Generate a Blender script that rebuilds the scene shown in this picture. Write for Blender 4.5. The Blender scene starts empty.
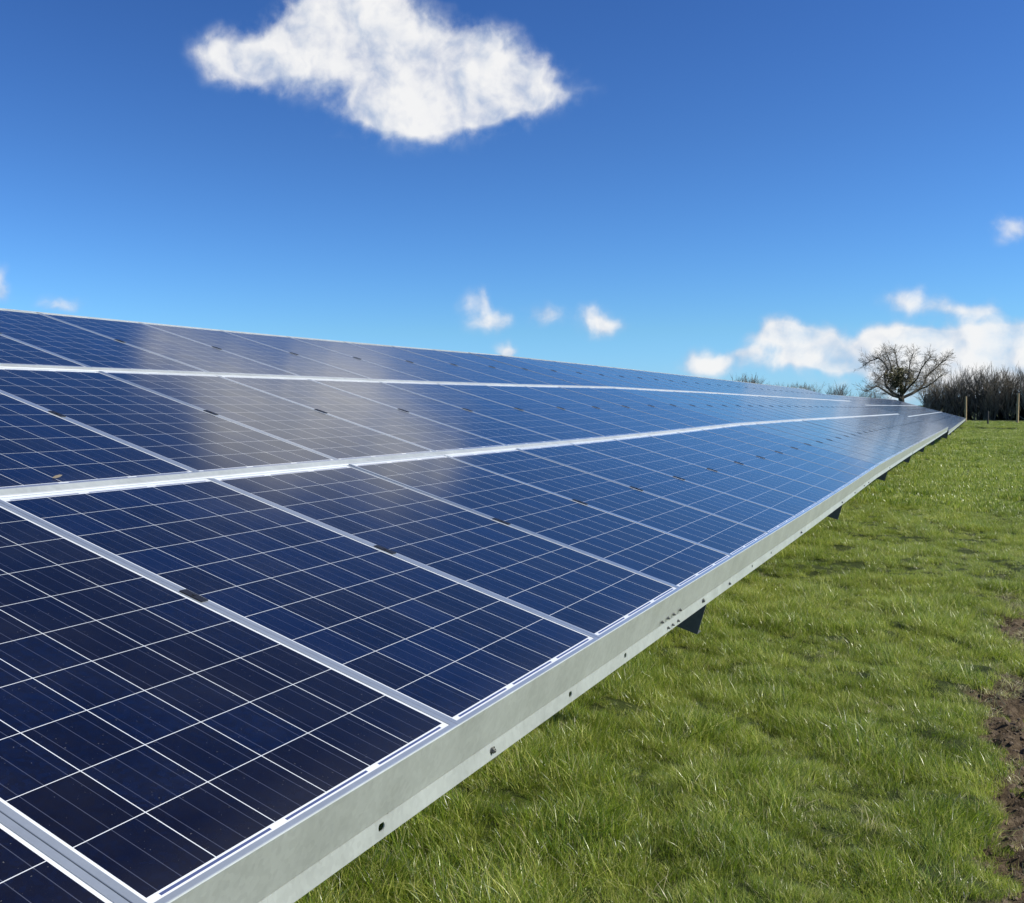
import bpy, bmesh, math, random
from mathutils import Vector, Matrix, noise
from mathutils.geometry import tessellate_polygon
R = math.radians
random.seed(7)
scene = bpy.context.scene
COL = scene.collection
PI = math.pi

# ------------------------------------------------------------------ helpers
def tag(o, label=None, cat=None, group=None, kind=None):
    if label: o['label'] = label
    if cat: o['category'] = cat
    if group: o['group'] = group
    if kind: o['kind'] = kind
    return o

def empty(name, loc):
    o = bpy.data.objects.new(name, None); COL.objects.link(o)
    o.location = loc; o.empty_display_size = .2
    return o

class MB:
    """collects geometry for ONE mesh"""
    def __init__(s): s.v = []; s.f = []; s.m = []
    def add(s, vs, fs, mi=0):
        b = len(s.v); s.v += [tuple(v) for v in vs]
        s.f += [tuple(b + i for i in f) for f in fs]; s.m += [mi] * len(fs)
    def box(s, lo, hi, M=None, mi=0):
        vs = [Vector((x, y, z)) for x in (lo[0], hi[0]) for y in (lo[1], hi[1]) for z in (lo[2], hi[2])]
        if M: vs = [M @ v for v in vs]
        s.add(vs, [(0,1,3,2),(4,6,7,5),(0,4,5,1),(2,3,7,6),(0,2,6,4),(1,5,7,3)], mi)
    def tube(s, pts, rad, n=5, cap=True, mi=0):
        rings = []; up0 = Vector((.31, .17, .93)).normalized()
        for i, p in enumerate(pts):
            a = pts[max(i-1, 0)]; b = pts[min(i+1, len(pts)-1)]
            d = (Vector(b) - Vector(a)).normalized()
            x = d.cross(up0)
            if x.length < 1e-3: x = d.orthogonal()
            x.normalize(); y = d.cross(x)
            r = rad[i] if isinstance(rad, (list, tuple)) else rad
            rings.append([Vector(p) + (x*math.cos(2*PI*k/n) + y*math.sin(2*PI*k/n))*r for k in range(n)])
        vs = [v for rg in rings for v in rg]
        fs = [(i*n+k, i*n+(k+1)%n, (i+1)*n+(k+1)%n, (i+1)*n+k) for i in range(len(pts)-1) for k in range(n)]
        if cap:
            fs.append(tuple(range(n-1, -1, -1))); fs.append(tuple((len(pts)-1)*n + k for k in range(n)))
        s.add(vs, fs, mi)
    def mesh(s, name, mats):
        me = bpy.data.meshes.new(name); me.from_pydata(s.v, [], s.f)
        for m in (mats if isinstance(mats, (list, tuple)) else [mats]): me.materials.append(m)
        me.polygons.foreach_set('material_index', s.m); me.update()
        return me
    def build(s, name, mats, parent=None, smooth=False):
        o = bpy.data.objects.new(name, s.mesh(name, mats)); COL.objects.link(o)
        if smooth: o.data.shade_smooth()
        if parent:
            o.parent = parent
        return o

# ------------------------------------------------------------------ node helpers
def mat(name):
    m = bpy.data.materials.new(name); m.use_nodes = True
    nt = m.node_tree; b = nt.nodes['Principled BSDF']
    return m, nt, b
def N(nt, t, **k):
    n = nt.nodes.new(t)
    for a, v in k.items(): setattr(n, a, v)
    return n
def mth(nt, op, a, b=None, c=None, clamp=False):
    n = N(nt, 'ShaderNodeMath', operation=op); n.use_clamp = clamp
    for i, q in enumerate((a, b, c)):
        if q is None: continue
        if isinstance(q, (int, float)): n.inputs[i].default_value = q
        else: nt.links.new(q, n.inputs[i])
    return n.outputs[0]
def ramp(nt, fac, stops):
    n = N(nt, 'ShaderNodeValToRGB'); e = n.color_ramp.elements
    while len(e) < len(stops): e.new(.5)
    for i, (p, c) in enumerate(stops):
        e[i].position = p; e[i].color = (*c, 1) if len(c) == 3 else c
    nt.links.new(fac, n.inputs[0]); return n.outputs[0]
def mixc(nt, fac, a, b, mode='MIX'):
    n = N(nt, 'ShaderNodeMix', data_type='RGBA', blend_type=mode)
    for i, q in ((0, fac), (6, a), (7, b)):
        if isinstance(q, (int, float)): n.inputs[i].default_value = q
        elif isinstance(q, (tuple, list)): n.inputs[i].default_value = (*q, 1)
        else: nt.links.new(q, n.inputs[i])
    return n.outputs[2]
def noi(nt, vec, scale, detail=4, rough=.5, dim='3D'):
    n = N(nt, 'ShaderNodeTexNoise', noise_dimensions=dim); n.inputs['Scale'].default_value = scale
    n.inputs['Detail'].default_value = detail; n.inputs['Roughness'].default_value = rough
    if vec is not None: nt.links.new(vec, n.inputs['Vector'])
    return n.outputs[0]

# ------------------------------------------------------------------ camera
TILT = R(15.985)
CA, SA = math.cos(TILT), math.sin(TILT)
EDGE = 0.80                       # height of the lower edge of the array above the ground (z = 0)
CAM = Vector((1.054, -1.1186, .7387 + EDGE))
cr = Vector((.874128, .485696, 0)).normalized()
cf = Vector((-.48567, .874082, -.0102936)).normalized()
cd = cr.cross(cf); cu = -cf.cross(cr) if cf.cross(cr).z < 0 else cf.cross(cr)
cu = cr.cross(cf); cu = cu if cu.z > 0 else -cu
FPX, PPX, PPY = 1031.72, 408.83, 415.27
cam = bpy.data.cameras.new('camera'); co = bpy.data.objects.new('camera', cam); COL.objects.link(co)
Mx = Matrix((( cr.x, cu.x, -cf.x, CAM.x), (cr.y, cu.y, -cf.y, CAM.y), (cr.z, cu.z, -cf.z, CAM.z), (0,0,0,1)))
co.matrix_world = Mx
cam.sensor_width = 36; cam.lens = FPX/1024*36
cam.shift_x = (512-PPX)/1024; cam.shift_y = (PPY-451.5)/1024
cam.clip_start = .05; cam.clip_end = 3000
scene.camera = co

def ray(x, y):
    return (cr*((x-PPX)/FPX) - cu*((y-PPY)/FPX) + cf).normalized()
def at(x, y, Y):                  # the point on the sight line through a pixel whose Y is given
    d = ray(x, y); return CAM + d*((Y-CAM.y)/d.y)
def azel(x, y):
    d = ray(x, y); return math.degrees(math.atan2(d.x, d.y)), math.degrees(math.asin(d.z))

# ------------------------------------------------------------------ world
SUN_AZ, SUN_EL = 74, 38           # azimuth from +Y towards +X
world = bpy.data.worlds.new('World'); scene.world = world; world.use_nodes = True
nt = world.node_tree; nt.nodes.clear()
sky = N(nt, 'ShaderNodeTexSky', sky_type='NISHITA'); sky.sun_disc = False
sky.sun_elevation = R(SUN_EL); sky.sun_rotation = R(SUN_AZ)
sky.altitude = 0; sky.air_density = 1.0; sky.dust_density = .1; sky.ozone_density = 1.6
hs = N(nt, 'ShaderNodeHueSaturation'); hs.inputs['Saturation'].default_value = 1.0
tint = N(nt, 'ShaderNodeMix', data_type='RGBA', blend_type='MULTIPLY'); tint.inputs[0].default_value = 1
nt.links.new(sky.outputs[0], tint.inputs[6]); tint.inputs[7].default_value = (.52, .78, 1.05, 1)
nt.links.new(tint.outputs[2], hs.inputs['Color'])
bg = N(nt, 'ShaderNodeBackground'); bg.inputs[1].default_value = .106
gm = N(nt, 'ShaderNodeGamma'); gm.inputs[1].default_value = 1.35; nt.links.new(hs.outputs[0], gm.inputs[0])
tc = N(nt, 'ShaderNodeTexCoord'); sep = N(nt, 'ShaderNodeSeparateXYZ')
nrm = N(nt, 'ShaderNodeVectorMath', operation='NORMALIZE'); nt.links.new(tc.outputs['Generated'], nrm.inputs[0])
nt.links.new(nrm.outputs[0], sep.inputs[0])
az = mth(nt, 'MULTIPLY', mth(nt, 'ARCTAN2', sep.outputs[0], sep.outputs[1]), 180/PI)
el = mth(nt, 'MULTIPLY', mth(nt, 'ARCSINE', sep.outputs[2]), 180/PI)
cmb = N(nt, 'ShaderNodeCombineXYZ'); nt.links.new(az, cmb.inputs[0]); nt.links.new(el, cmb.inputs[1])
AE = cmb.outputs[0]
# clear polar air: deeper blue overhead, clean pale blue down to the horizon
elr = ramp(nt, mth(nt, 'DIVIDE', el, 40, clamp=True), [(0, (.46,.56,.86)), (.10, (.54,.56,.61)), (.35, (.555,.53,.55)), (1, (.54,.50,.55))])
bgc = mixc(nt, 1.0, gm.outputs[0], elr, 'MULTIPLY'); nt.links.new(bgc, bg.inputs[0])
# domain warp so the blob outlines curl
wn = N(nt, 'ShaderNodeTexNoise', noise_dimensions='2D'); wn.inputs['Scale'].default_value = .42; wn.inputs['Detail'].default_value = 2
nt.links.new(AE, wn.inputs['Vector'])
wv = N(nt, 'ShaderNodeVectorMath', operation='MULTIPLY_ADD'); nt.links.new(wn.outputs['Color'], wv.inputs[0])
wv.inputs[1].default_value = (1.5, 1.0, 0); 
off = N(nt, 'ShaderNodeVectorMath', operation='SUBTRACT'); nt.links.new(AE, off.inputs[0]); off.inputs[1].default_value = (.75, .5, 0)
nt.links.new(off.outputs[0], wv.inputs[2]); AEW = wv.outputs[0]
# x, y (pixels of the view the cloud was seen in), radii, weight
CL = [(228,54,32,22,.82),(262,56,36,26,.78),(372,118,32,20,.9),(258,70,36,22,.75),(296,58,30,26,.6),(475,112,44,22,.9),(955,388,120,15,.9),(305,30,34,28,.80),(345,20,48,38,1.05),(352,4,50,26,.80),(395,62,66,44,1.25),(440,92,64,38,1.5),(410,104,44,26,1.0),(470,66,50,34,1.0),(512,84,46,26,1.05),(550,97,34,12,.80),
      (478,300,20,13,.84),(494,320,22,12,.90),(543,316,18,11,.66),(596,317,19,15,.95),(610,328,18,10,.85),(508,350,12,9,1.4),(0,287,12,18,.8),(60,306,26,12,.68),
      (1010,226,20,14,.95),(905,297,28,11,.86),(938,306,30,9,.66),(978,311,26,9,.84),
      (713,364,30,12,1.3),(745,352,14,7,.7),(790,331,26,13,1.4),(765,337,24,10,1.1),(815,346,28,16,1.4),(842,360,26,12,1.1),(800,358,40,10,.9),(873,343,22,14,1.3),(905,336,22,12,1.3),(925,350,40,18,1.4),(965,345,40,18,1.5),(1015,344,44,24,1.6),(985,368,70,14,1.3),(890,372,60,10,.9),
      (1085,350,70,34,1.5),(1180,330,90,50,1.3),(1290,360,120,50,1.2)]
dens = None
for (x, y, rx, ry, w) in CL:
    a0, e0 = azel(x, y); a1, _ = azel(x+1, y); _, e1 = azel(x, y+1)
    sx, sy = abs(a1-a0), abs(e1-e0)
    sb = N(nt, 'ShaderNodeVectorMath', operation='SUBTRACT'); nt.links.new(AEW, sb.inputs[0]); sb.inputs[1].default_value = (a0, e0, 0)
    ml = N(nt, 'ShaderNodeVectorMath', operation='MULTIPLY'); nt.links.new(sb.outputs[0], ml.inputs[0])
    ml.inputs[1].default_value = (1/(rx*sx), 1/(ry*sy), 0)
    dt = N(nt, 'ShaderNodeVectorMath', operation='DOT_PRODUCT'); nt.links.new(ml.outputs[0], dt.inputs[0]); nt.links.new(ml.outputs[0], dt.inputs[1])
    g = mth(nt, 'MULTIPLY', mth(nt, 'POWER', .37, dt.outputs['Value']), w)
    dens = g if dens is None else mth(nt, 'ADD', dens, g)
# loose fair-weather clouds over the rest of the sky (behind and beside the viewer)
big = noi(nt, AE, .045, 2, .5, '2D')
aw = mth(nt, 'ABSOLUTE', mth(nt, 'ADD', az, 25))
side = mth(nt, 'SUBTRACT', aw, 62); side = mth(nt, 'DIVIDE', side, 12, clamp=True)
lowm = mth(nt, 'DIVIDE', mth(nt, 'SUBTRACT', 50, el), 15, clamp=True)
gen = mth(nt, 'MULTIPLY', mth(nt, 'MULTIPLY', mth(nt, 'MULTIPLY', mth(nt, 'SUBTRACT', big, .52), 5), side), lowm)
gen = mth(nt, 'MAXIMUM', gen, 0)
dens = mth(nt, 'ADD', dens, gen)
n1 = noi(nt, AEW, .36, 5, .52, '2D')
n2 = noi(nt, AE, 1.5, 5, .58, '2D')
nn = mth(nt, 'ADD', mth(nt, 'MULTIPLY', mth(nt, 'SUBTRACT', n1, .5), 2.0), mth(nt, 'MULTIPLY', mth(nt, 'SUBTRACT', n2, .5), .62))
d2 = mth(nt, 'MINIMUM', dens, 1.15)
amp = mth(nt, 'MULTIPLY', mth(nt, 'MINIMUM', mth(nt, 'MULTIPLY', d2, 1.7), 1), mth(nt, 'SUBTRACT', 1.25, mth(nt, 'MULTIPLY', d2, .62)))
t = mth(nt, 'SUBTRACT', mth(nt, 'ADD', d2, mth(nt, 'MULTIPLY', nn, amp)), .36)
mr = N(nt, 'ShaderNodeMapRange', interpolation_type='SMOOTHSTEP'); mr.inputs[1].default_value = -.28; mr.inputs[2].default_value = 1.0
nt.links.new(t, mr.inputs[0]); opac = mr.outputs[0]
# lit tops and greyer, thinner parts of the cloud
of2 = N(nt, 'ShaderNodeVectorMath', operation='ADD'); nt.links.new(AEW, of2.inputs[0]); of2.inputs[1].default_value = (.5, .45, 0)
n3 = noi(nt, of2.outputs[0], .36, 3, .52, '2D')
lit = mth(nt, 'MULTIPLY', mth(nt, 'SUBTRACT', n1, n3), 1.5)
low = mth(nt, 'DIVIDE', mth(nt, 'SUBTRACT', 5.0, el), 5.0, clamp=True)      # far bases seen through more air
sh = mth(nt, 'ADD', mth(nt, 'MULTIPLY', t, .60), mth(nt, 'ADD', lit, mth(nt, 'SUBTRACT', .36, mth(nt, 'MULTIPLY', low, .05))), clamp=True)
ccol = ramp(nt, sh, [(0.10, (.46,.56,.74)), (.45, (.64,.71,.82)), (.75, (.84,.86,.90)), (1, (.95,.95,.95))])
cb = N(nt, 'ShaderNodeBackground'); nt.links.new(ccol, cb.inputs[0]); cb.inputs[1].default_value = .86
mx = N(nt, 'ShaderNodeMixShader'); nt.links.new(mth(nt, 'MULTIPLY', opac, .97), mx.inputs[0]); nt.links.new(bg.outputs[0], mx.inputs[1]); nt.links.new(cb.outputs[0], mx.inputs[2])
wo = N(nt, 'ShaderNodeOutputWorld'); nt.links.new(mx.outputs[0], wo.inputs[0])
world.cycles.sampling_method = 'MANUAL'; world.cycles.sample_map_resolution = 512

sun = bpy.data.lights.new('sun', 'SUN'); so = bpy.data.objects.new('sun', sun); COL.objects.link(so)
sun.energy = 5.0; sun.angle = R(.5); sun.color = (1, .975, .87)
sd = Vector((math.sin(R(SUN_AZ))*math.cos(R(SUN_EL)), math.cos(R(SUN_AZ))*math.cos(R(SUN_EL)), math.sin(R(SUN_EL))))
so.rotation_euler = sd.to_track_quat('Z', 'Y').to_euler(); so.location = (20, 10, 30)

scene.view_settings.view_transform = 'Standard'; scene.view_settings.look = 'None'
scene.view_settings.exposure = .18; scene.view_settings.gamma = 1

# ------------------------------------------------------------------ materials
def glass_mat():
    m, nt, b = mat('solar_cells')
    tc = N(nt, 'ShaderNodeTexCoord'); sp = N(nt, 'ShaderNodeSeparateXYZ'); nt.links.new(tc.outputs['Object'], sp.inputs[0])
    x, y = sp.outputs[0], sp.outputs[1]
    CP = CPY
    cx = mth(nt, 'DIVIDE', mth(nt, 'SUBTRACT', x, CX0), CPX); cy = mth(nt, 'DIVIDE', mth(nt, 'SUBTRACT', y, CY0), CP)
    fx, fy = mth(nt, 'FRACT', cx), mth(nt, 'FRACT', cy)
    dx = mth(nt, 'ABSOLUTE', mth(nt, 'SUBTRACT', fx, .5)); dy = mth(nt, 'ABSOLUTE', mth(nt, 'SUBTRACT', fy, .5))
    inx = mth(nt, 'MULTIPLY', mth(nt, 'GREATER_THAN', cx, 0), mth(nt, 'LESS_THAN', cx, 6))
    iny = mth(nt, 'MULTIPLY', mth(nt, 'GREATER_THAN', cy, 0), mth(nt, 'LESS_THAN', cy, 10))
    cell = mth(nt, 'MULTIPLY', mth(nt, 'MULTIPLY', mth(nt, 'LESS_THAN', dx, .5-.0066), mth(nt, 'LESS_THAN', dy, .5-.0054)), mth(nt, 'MULTIPLY', inx, iny))
    # three busbars per cell, running up the slope
    tri = mth(nt, 'FRACT', mth(nt, 'MULTIPLY', fx, 3))
    bus = mth(nt, 'LESS_THAN', mth(nt, 'ABSOLUTE', mth(nt, 'SUBTRACT', tri, .5)), .0155)
    # per-cell tone
    ci = N(nt, 'ShaderNodeCombineXYZ'); nt.links.new(mth(nt, 'FLOOR', cx), ci.inputs[0]); nt.links.new(mth(nt, 'FLOOR', cy), ci.inputs[1])
    oi = N(nt, 'ShaderNodeObjectInfo'); nt.links.new(mth(nt, 'MULTIPLY', oi.outputs['Random'], 97), ci.inputs[2])
    wn = N(nt, 'ShaderNodeTexWhiteNoise', noise_dimensions='3D'); nt.links.new(ci.outputs[0], wn.inputs[0])
    # grain of the multicrystalline wafer
    vo = N(nt, 'ShaderNodeTexVoronoi'); vo.inputs['Scale'].default_value = 95; nt.links.new(tc.outputs['Object'], vo.inputs['Vector'])
    vb = N(nt, 'ShaderNodeSeparateColor'); nt.links.new(vo.outputs['Color'], vb.inputs[0])
    tone = mth(nt, 'ADD', mth(nt, 'MULTIPLY', wn.outputs[0], .70), mth(nt, 'MULTIPLY', vb.outputs[0], .38))
    tone2 = mth(nt, 'ADD', tone, mth(nt, 'MULTIPLY', mth(nt, 'SUBTRACT', oi.outputs['Random'], .5), .45), clamp=True)
    base = ramp(nt, tone2, [(0, (.0036,.0026,.0055)), (.5, (.0026,.0032,.0115)), (1, (.0022,.0064,.030))])
    base = mixc(nt, mth(nt, 'MULTIPLY', bus, .50), base, (.11,.12,.17))
    # soldered ribbons in the end margins, joining the strings two by two
    end = mth(nt, 'ABSOLUTE', mth(nt, 'SUBTRACT', y, CY0+5*CP))
    rib = mth(nt, 'MULTIPLY', mth(nt, 'GREATER_THAN', end, 5*CP+.0035), mth(nt, 'LESS_THAN', end, 5*CP+.0095))
    pair = mth(nt, 'ABSOLUTE', mth(nt, 'SUBTRACT', mth(nt, 'FRACT', mth(nt, 'MULTIPLY', cx, .5)), .5))
    rib = mth(nt, 'MULTIPLY', mth(nt, 'MULTIPLY', rib, mth(nt, 'LESS_THAN', pair, .43)), inx)
    white = mixc(nt, rib, (.74,.75,.75), (.065,.085,.19))
    col = mixc(nt, cell, white, base)
    # thin dust film
    du = noi(nt, tc.outputs['Object'], 3.5, 6, .65)
    sm = noi(nt, tc.outputs['Object'], 160, 2, .5)
    spk = mth(nt, 'MULTIPLY', mth(nt, 'GREATER_THAN', sm, .745), .22)
    dust = mth(nt, 'ADD', mth(nt, 'MULTIPLY', mth(nt, 'SUBTRACT', du, .42), .05, clamp=True), spk)
    lowedge = mth(nt, 'MULTIPLY', mth(nt, 'SUBTRACT', .12, y), .22, clamp=True)
    col = mixc(nt, mth(nt, 'ADD', dust, lowedge), col, (.42,.40,.36))
    nt.links.new(col, b.inputs['Base Color'])
    b.inputs['Roughness'].default_value = .55; b.inputs['Specular IOR Level'].default_value = .06
    b.inputs['Coat Weight'].default_value = 1; b.inputs['Coat IOR'].default_value = 1.43
    rg = mth(nt, 'ADD', .080, mth(nt, 'MULTIPLY', du, .085)); nt.links.new(rg, b.inputs['Coat Roughness'])
    bp = N(nt, 'ShaderNodeBump'); bp.inputs['Strength'].default_value = .006; bp.inputs['Distance'].default_value = .002
    nt.links.new(noi(nt, tc.outputs['Object'], 2.2, 2, .5), bp.inputs['Height'])
    return m
PW, PL, LIPX, LIPY0, LIPY1 = 1.0102, 1.65, .0165, .012, .006
CPX, CPY = .1603, .1588
CX0 = (PW-6*CPX)/2; CY0 = .0275
M_cells = glass_mat()

def metal(name, c, rough, met, spangle=.12, scale=30, stain=.0):
    m, nt, b = mat(name)
    tc = N(nt, 'ShaderNodeTexCoord')
    v = N(nt, 'ShaderNodeTexVoronoi'); v.inputs['Scale'].default_value = scale; nt.links.new(tc.outputs['Object'], v.inputs['Vector'])
    vs = N(nt, 'ShaderNodeSeparateColor'); nt.links.new(v.outputs['Color'], vs.inputs[0])
    n = noi(nt, tc.outputs['Object'], 5, 6, .65)
    f = mth(nt, 'ADD', mth(nt, 'MULTIPLY', vs.outputs[0], spangle), mth(nt, 'MULTIPLY', n, .5), clamp=True)
    lo = tuple(q*.72 for q in c); hi = tuple(min(1, q*1.12) for q in c)
    col = ramp(nt, f, [(.1, lo), (.5, hi)])
    if stain:
        mp = N(nt, 'ShaderNodeMapping'); mp.inputs['Scale'].default_value = (14, 2.0, 3.0)
        nt.links.new(tc.outputs['Object'], mp.inputs[0])
        mp.inputs['Scale'].default_value = (3, 22, 2.5)
        st = noi(nt, mp.outputs[0], 1, 5, .7)
        s2 = mth(nt, 'MULTIPLY', mth(nt, 'SUBTRACT', st, .55), stain*4, clamp=True)
        col = mixc(nt, s2, col, (.72,.73,.70))
        s3 = mth(nt, 'MULTIPLY', mth(nt, 'SUBTRACT', .43, st), stain*3, clamp=True)
        col = mixc(nt, s3, col, tuple(q*.55 for q in c))
    nt.links.new(col, b.inputs['Base Color'])
    b.inputs['Metallic'].default_value = met
    nt.links.new(mth(nt, 'ADD', rough-.06, mth(nt, 'MULTIPLY', f, .18)), b.inputs['Roughness'])
    return m
M_frame = metal('anodised_aluminium', (.42,.455,.49), .30, .35, .03, 200)
fb = M_frame.node_tree.nodes['Principled BSDF']; fb.inputs['Coat Weight'].default_value = 1; fb.inputs['Coat Roughness'].default_value = .10; fb.inputs['Coat IOR'].default_value = 1.6
M_galv = metal('galvanised_steel', (.63,.65,.60), .44, .50, .09, 75, .15)
M_edge = metal('bright_zinc_edge', (.72,.74,.72), .40, .35, .05, 40)
M_dark = metal('shade_darkened_steel', (.13,.135,.14), .6, .35, .2, 40)  # galvanised rafters, with the shade below the panels darkened into the colour
M_white = metal('white_aluminium_strip', (.68,.69,.68), .45, .05, .03, 60)
def plain(name, c, rough=.5, met=0, spec=.5):
    m, nt, b = mat(name); tc = N(nt, 'ShaderNodeTexCoord')
    n = noi(nt, tc.outputs['Object'], 9, 5, .6)
    col = ramp(nt, n, [(.3, tuple(q*.7 for q in c)), (.7, tuple(min(1, q*1.25) for q in c))])
    nt.links.new(col, b.inputs['Base Color']); b.inputs['Roughness'].default_value = rough
    b.inputs['Metallic'].default_value = met; b.inputs['Specular IOR Level'].default_value = spec
    return m
M_clamp = plain('black_clamp', (.012,.012,.014), .45)
M_back = plain('white_backsheet', (.62,.62,.6), .6)
M_bolt = plain('zinc_bolt', (.16,.16,.15), .4, .8)
M_bark = plain('bark', (.085,.072,.052), .9)
M_barkg = plain('lichen_bark', (.29,.27,.21), .9)
M_twig = plain('winter_twigs', (.25,.21,.15), .9)
M_twigd = plain('dark_twigs', (.15,.135,.11), .9)
M_ivy = plain('ivy_leaves', (.095,.088,.030), .6)
M_under = plain('dark_evergreen_understorey', (.012,.016,.009), .8)
M_post = plain('weathered_wood', (.40,.29,.15), .85)
M_stake = plain('dark_stake', (.05,.045,.04), .85)

# ------------------------------------------------------------------ solar arrays
P, G, H = 1.012, .050, .004
VT = [i*(PL+G) for i in range(3)]
def dz(k, tab):
    pts = [(-6,0),(6.5,0),(9,.012),(12,.034),(18,.02),(28,-.02),(41,-.065)] if tab == 0 else [(40,-.205),(60,-.235),(90,-.285)]
    for (a, za), (b_, zb) in zip(pts, pts[1:]):
        if k <= b_: return za + (zb-za)*max(0, (k-a)/(b_-a))
    return pts[-1][1]
def uvn(k, v, n, tab=0):
    """a point k modules along the row, v metres up the slope, n metres above the glass plane"""
    return Vector((-v*CA + n*SA, k*P, EDGE + dz(k, tab) + v*SA + n*CA))
def pmat(k, v, n, tab, rx=0, ry=0):
    u = (uvn(k+1, 0, 0, tab) - uvn(k, 0, 0, tab)).normalized(); vv = Vector((-CA, 0, SA))
    w = u.cross(vv).normalized(); vv = w.cross(u)
    o = uvn(k, v, n, tab)
    return Matrix(((u.x, vv.x, w.x, o.x), (u.y, vv.y, w.y, o.y), (u.z, vv.z, w.z, o.z), (0,0,0,1))) @ Matrix.Rotation(rx, 4, 'X') @ Matrix.Rotation(ry, 4, 'Y')

def lam_mb(M=None):
    b = MB(); b.box((LIPX-.004, LIPY0-.004, -.0075), (PW-LIPX+.004, PL-LIPY1+.004, -.0022), M)
    return b
def frame_mb(M=None):
    b = MB(); T = .034; c = .0008
    o = [(0,0),(PW,0),(PW,PL),(0,PL)]; oc = [(c,c),(PW-c,c),(PW-c,PL-c),(c,PL-c)]
    i = [(LIPX,LIPY0),(PW-LIPX,LIPY0),(PW-LIPX,PL-LIPY1),(LIPX,PL-LIPY1)]
    f = [(.03,.03),(PW-.03,.03),(PW-.03,PL-.03),(.03,PL-.03)]
    q = .0025
    qi = [(q,q),(PW-q,q),(PW-q,PL-q),(q,PL-q)]
    rows = [(o,-T),(o,-c),(oc,0),(i,0),(i,-.0075)]
    vs = [(x, y, z) for ring, z in rows for (x, y) in ring]
    vs += [(x, y, -.0075) for x, y in qi] + [(x, y, -T+.002) for x, y in qi] + [(x, y, -T+.002) for x, y in f] + [(x, y, -T) for x, y in f]
    vs = [Vector(v) for v in vs]
    if M: vs = [M @ v for v in vs]
    fs = []
    order = [0,1,2,3,4,5,6,7,8]
    for r in range(8):
        for k in range(4): fs.append((r*4+k, r*4+(k+1)%4, (r+1)*4+(k+1)%4, (r+1)*4+k))
    for k in range(4): fs.append((8*4+k, 8*4+(k+1)%4, (k+1)%4, k))
    b.add(vs, fs); return b
def clamp_mb(M=None):
    b = MB(); x0 = PW + (P-PW)/2; y0 = .82
    b.box((x0-.0135, y0-.040, -.030), (x0+.0135, y0+.040, .0032), M)
    b.box((x0-.004, y0-.004, .0033), (x0+.004, y0+.004, .0048), M)
    return b
def backsheet(M=None):
    b = MB(); b.box((LIPX-.004, LIPY0-.004, -.0095), (PW-LIPX+.004, PL-LIPY1+.004, -.0078), M); return b
me_lam = lam_mb(); bs = backsheet(); me_lam.add(bs.v, bs.f, 1)
bs = MB(); bs.box((.42,1.42,-.028), (.58,1.53,-.0098)); me_lam.add(bs.v, bs.f, 2)
me_lam = me_lam.mesh('solar_panel', [M_cells, M_back, M_clamp])
me_frame = frame_mb().mesh('frame', M_frame); me_clamp = clamp_mb().mesh('clamp', M_clamp)

def sweep(prof, ks, tab, b, mi=0, thick=.003):
    """open profile [(v, n)...] given a thickness and swept along the row"""
    n = len(prof); outer = []; 
    for i in range(n):
        a = Vector(prof[max(i-1,0)]); c = Vector(prof[min(i+1,n-1)]); d = (c-a).normalized(); nr = Vector((-d.y, d.x))
        outer.append((prof[i][0]+nr.x*thick, prof[i][1]+nr.y*thick))
    loop = list(prof) + outer[::-1]; m = len(loop)
    vs = []
    for k in ks: vs += [uvn(k, v, w, tab) for v, w in loop]
    fs = [(i*m+j, i*m+(j+1)%m, (i+1)*m+(j+1)%m, (i+1)*m+j) for i in range(len(ks)-1) for j in range(m)]
    fs.append(tuple(range(m-1,-1,-1))); fs.append(tuple((len(ks)-1)*m+j for j in range(m)))
    b.add(vs, fs, mi)

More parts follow.
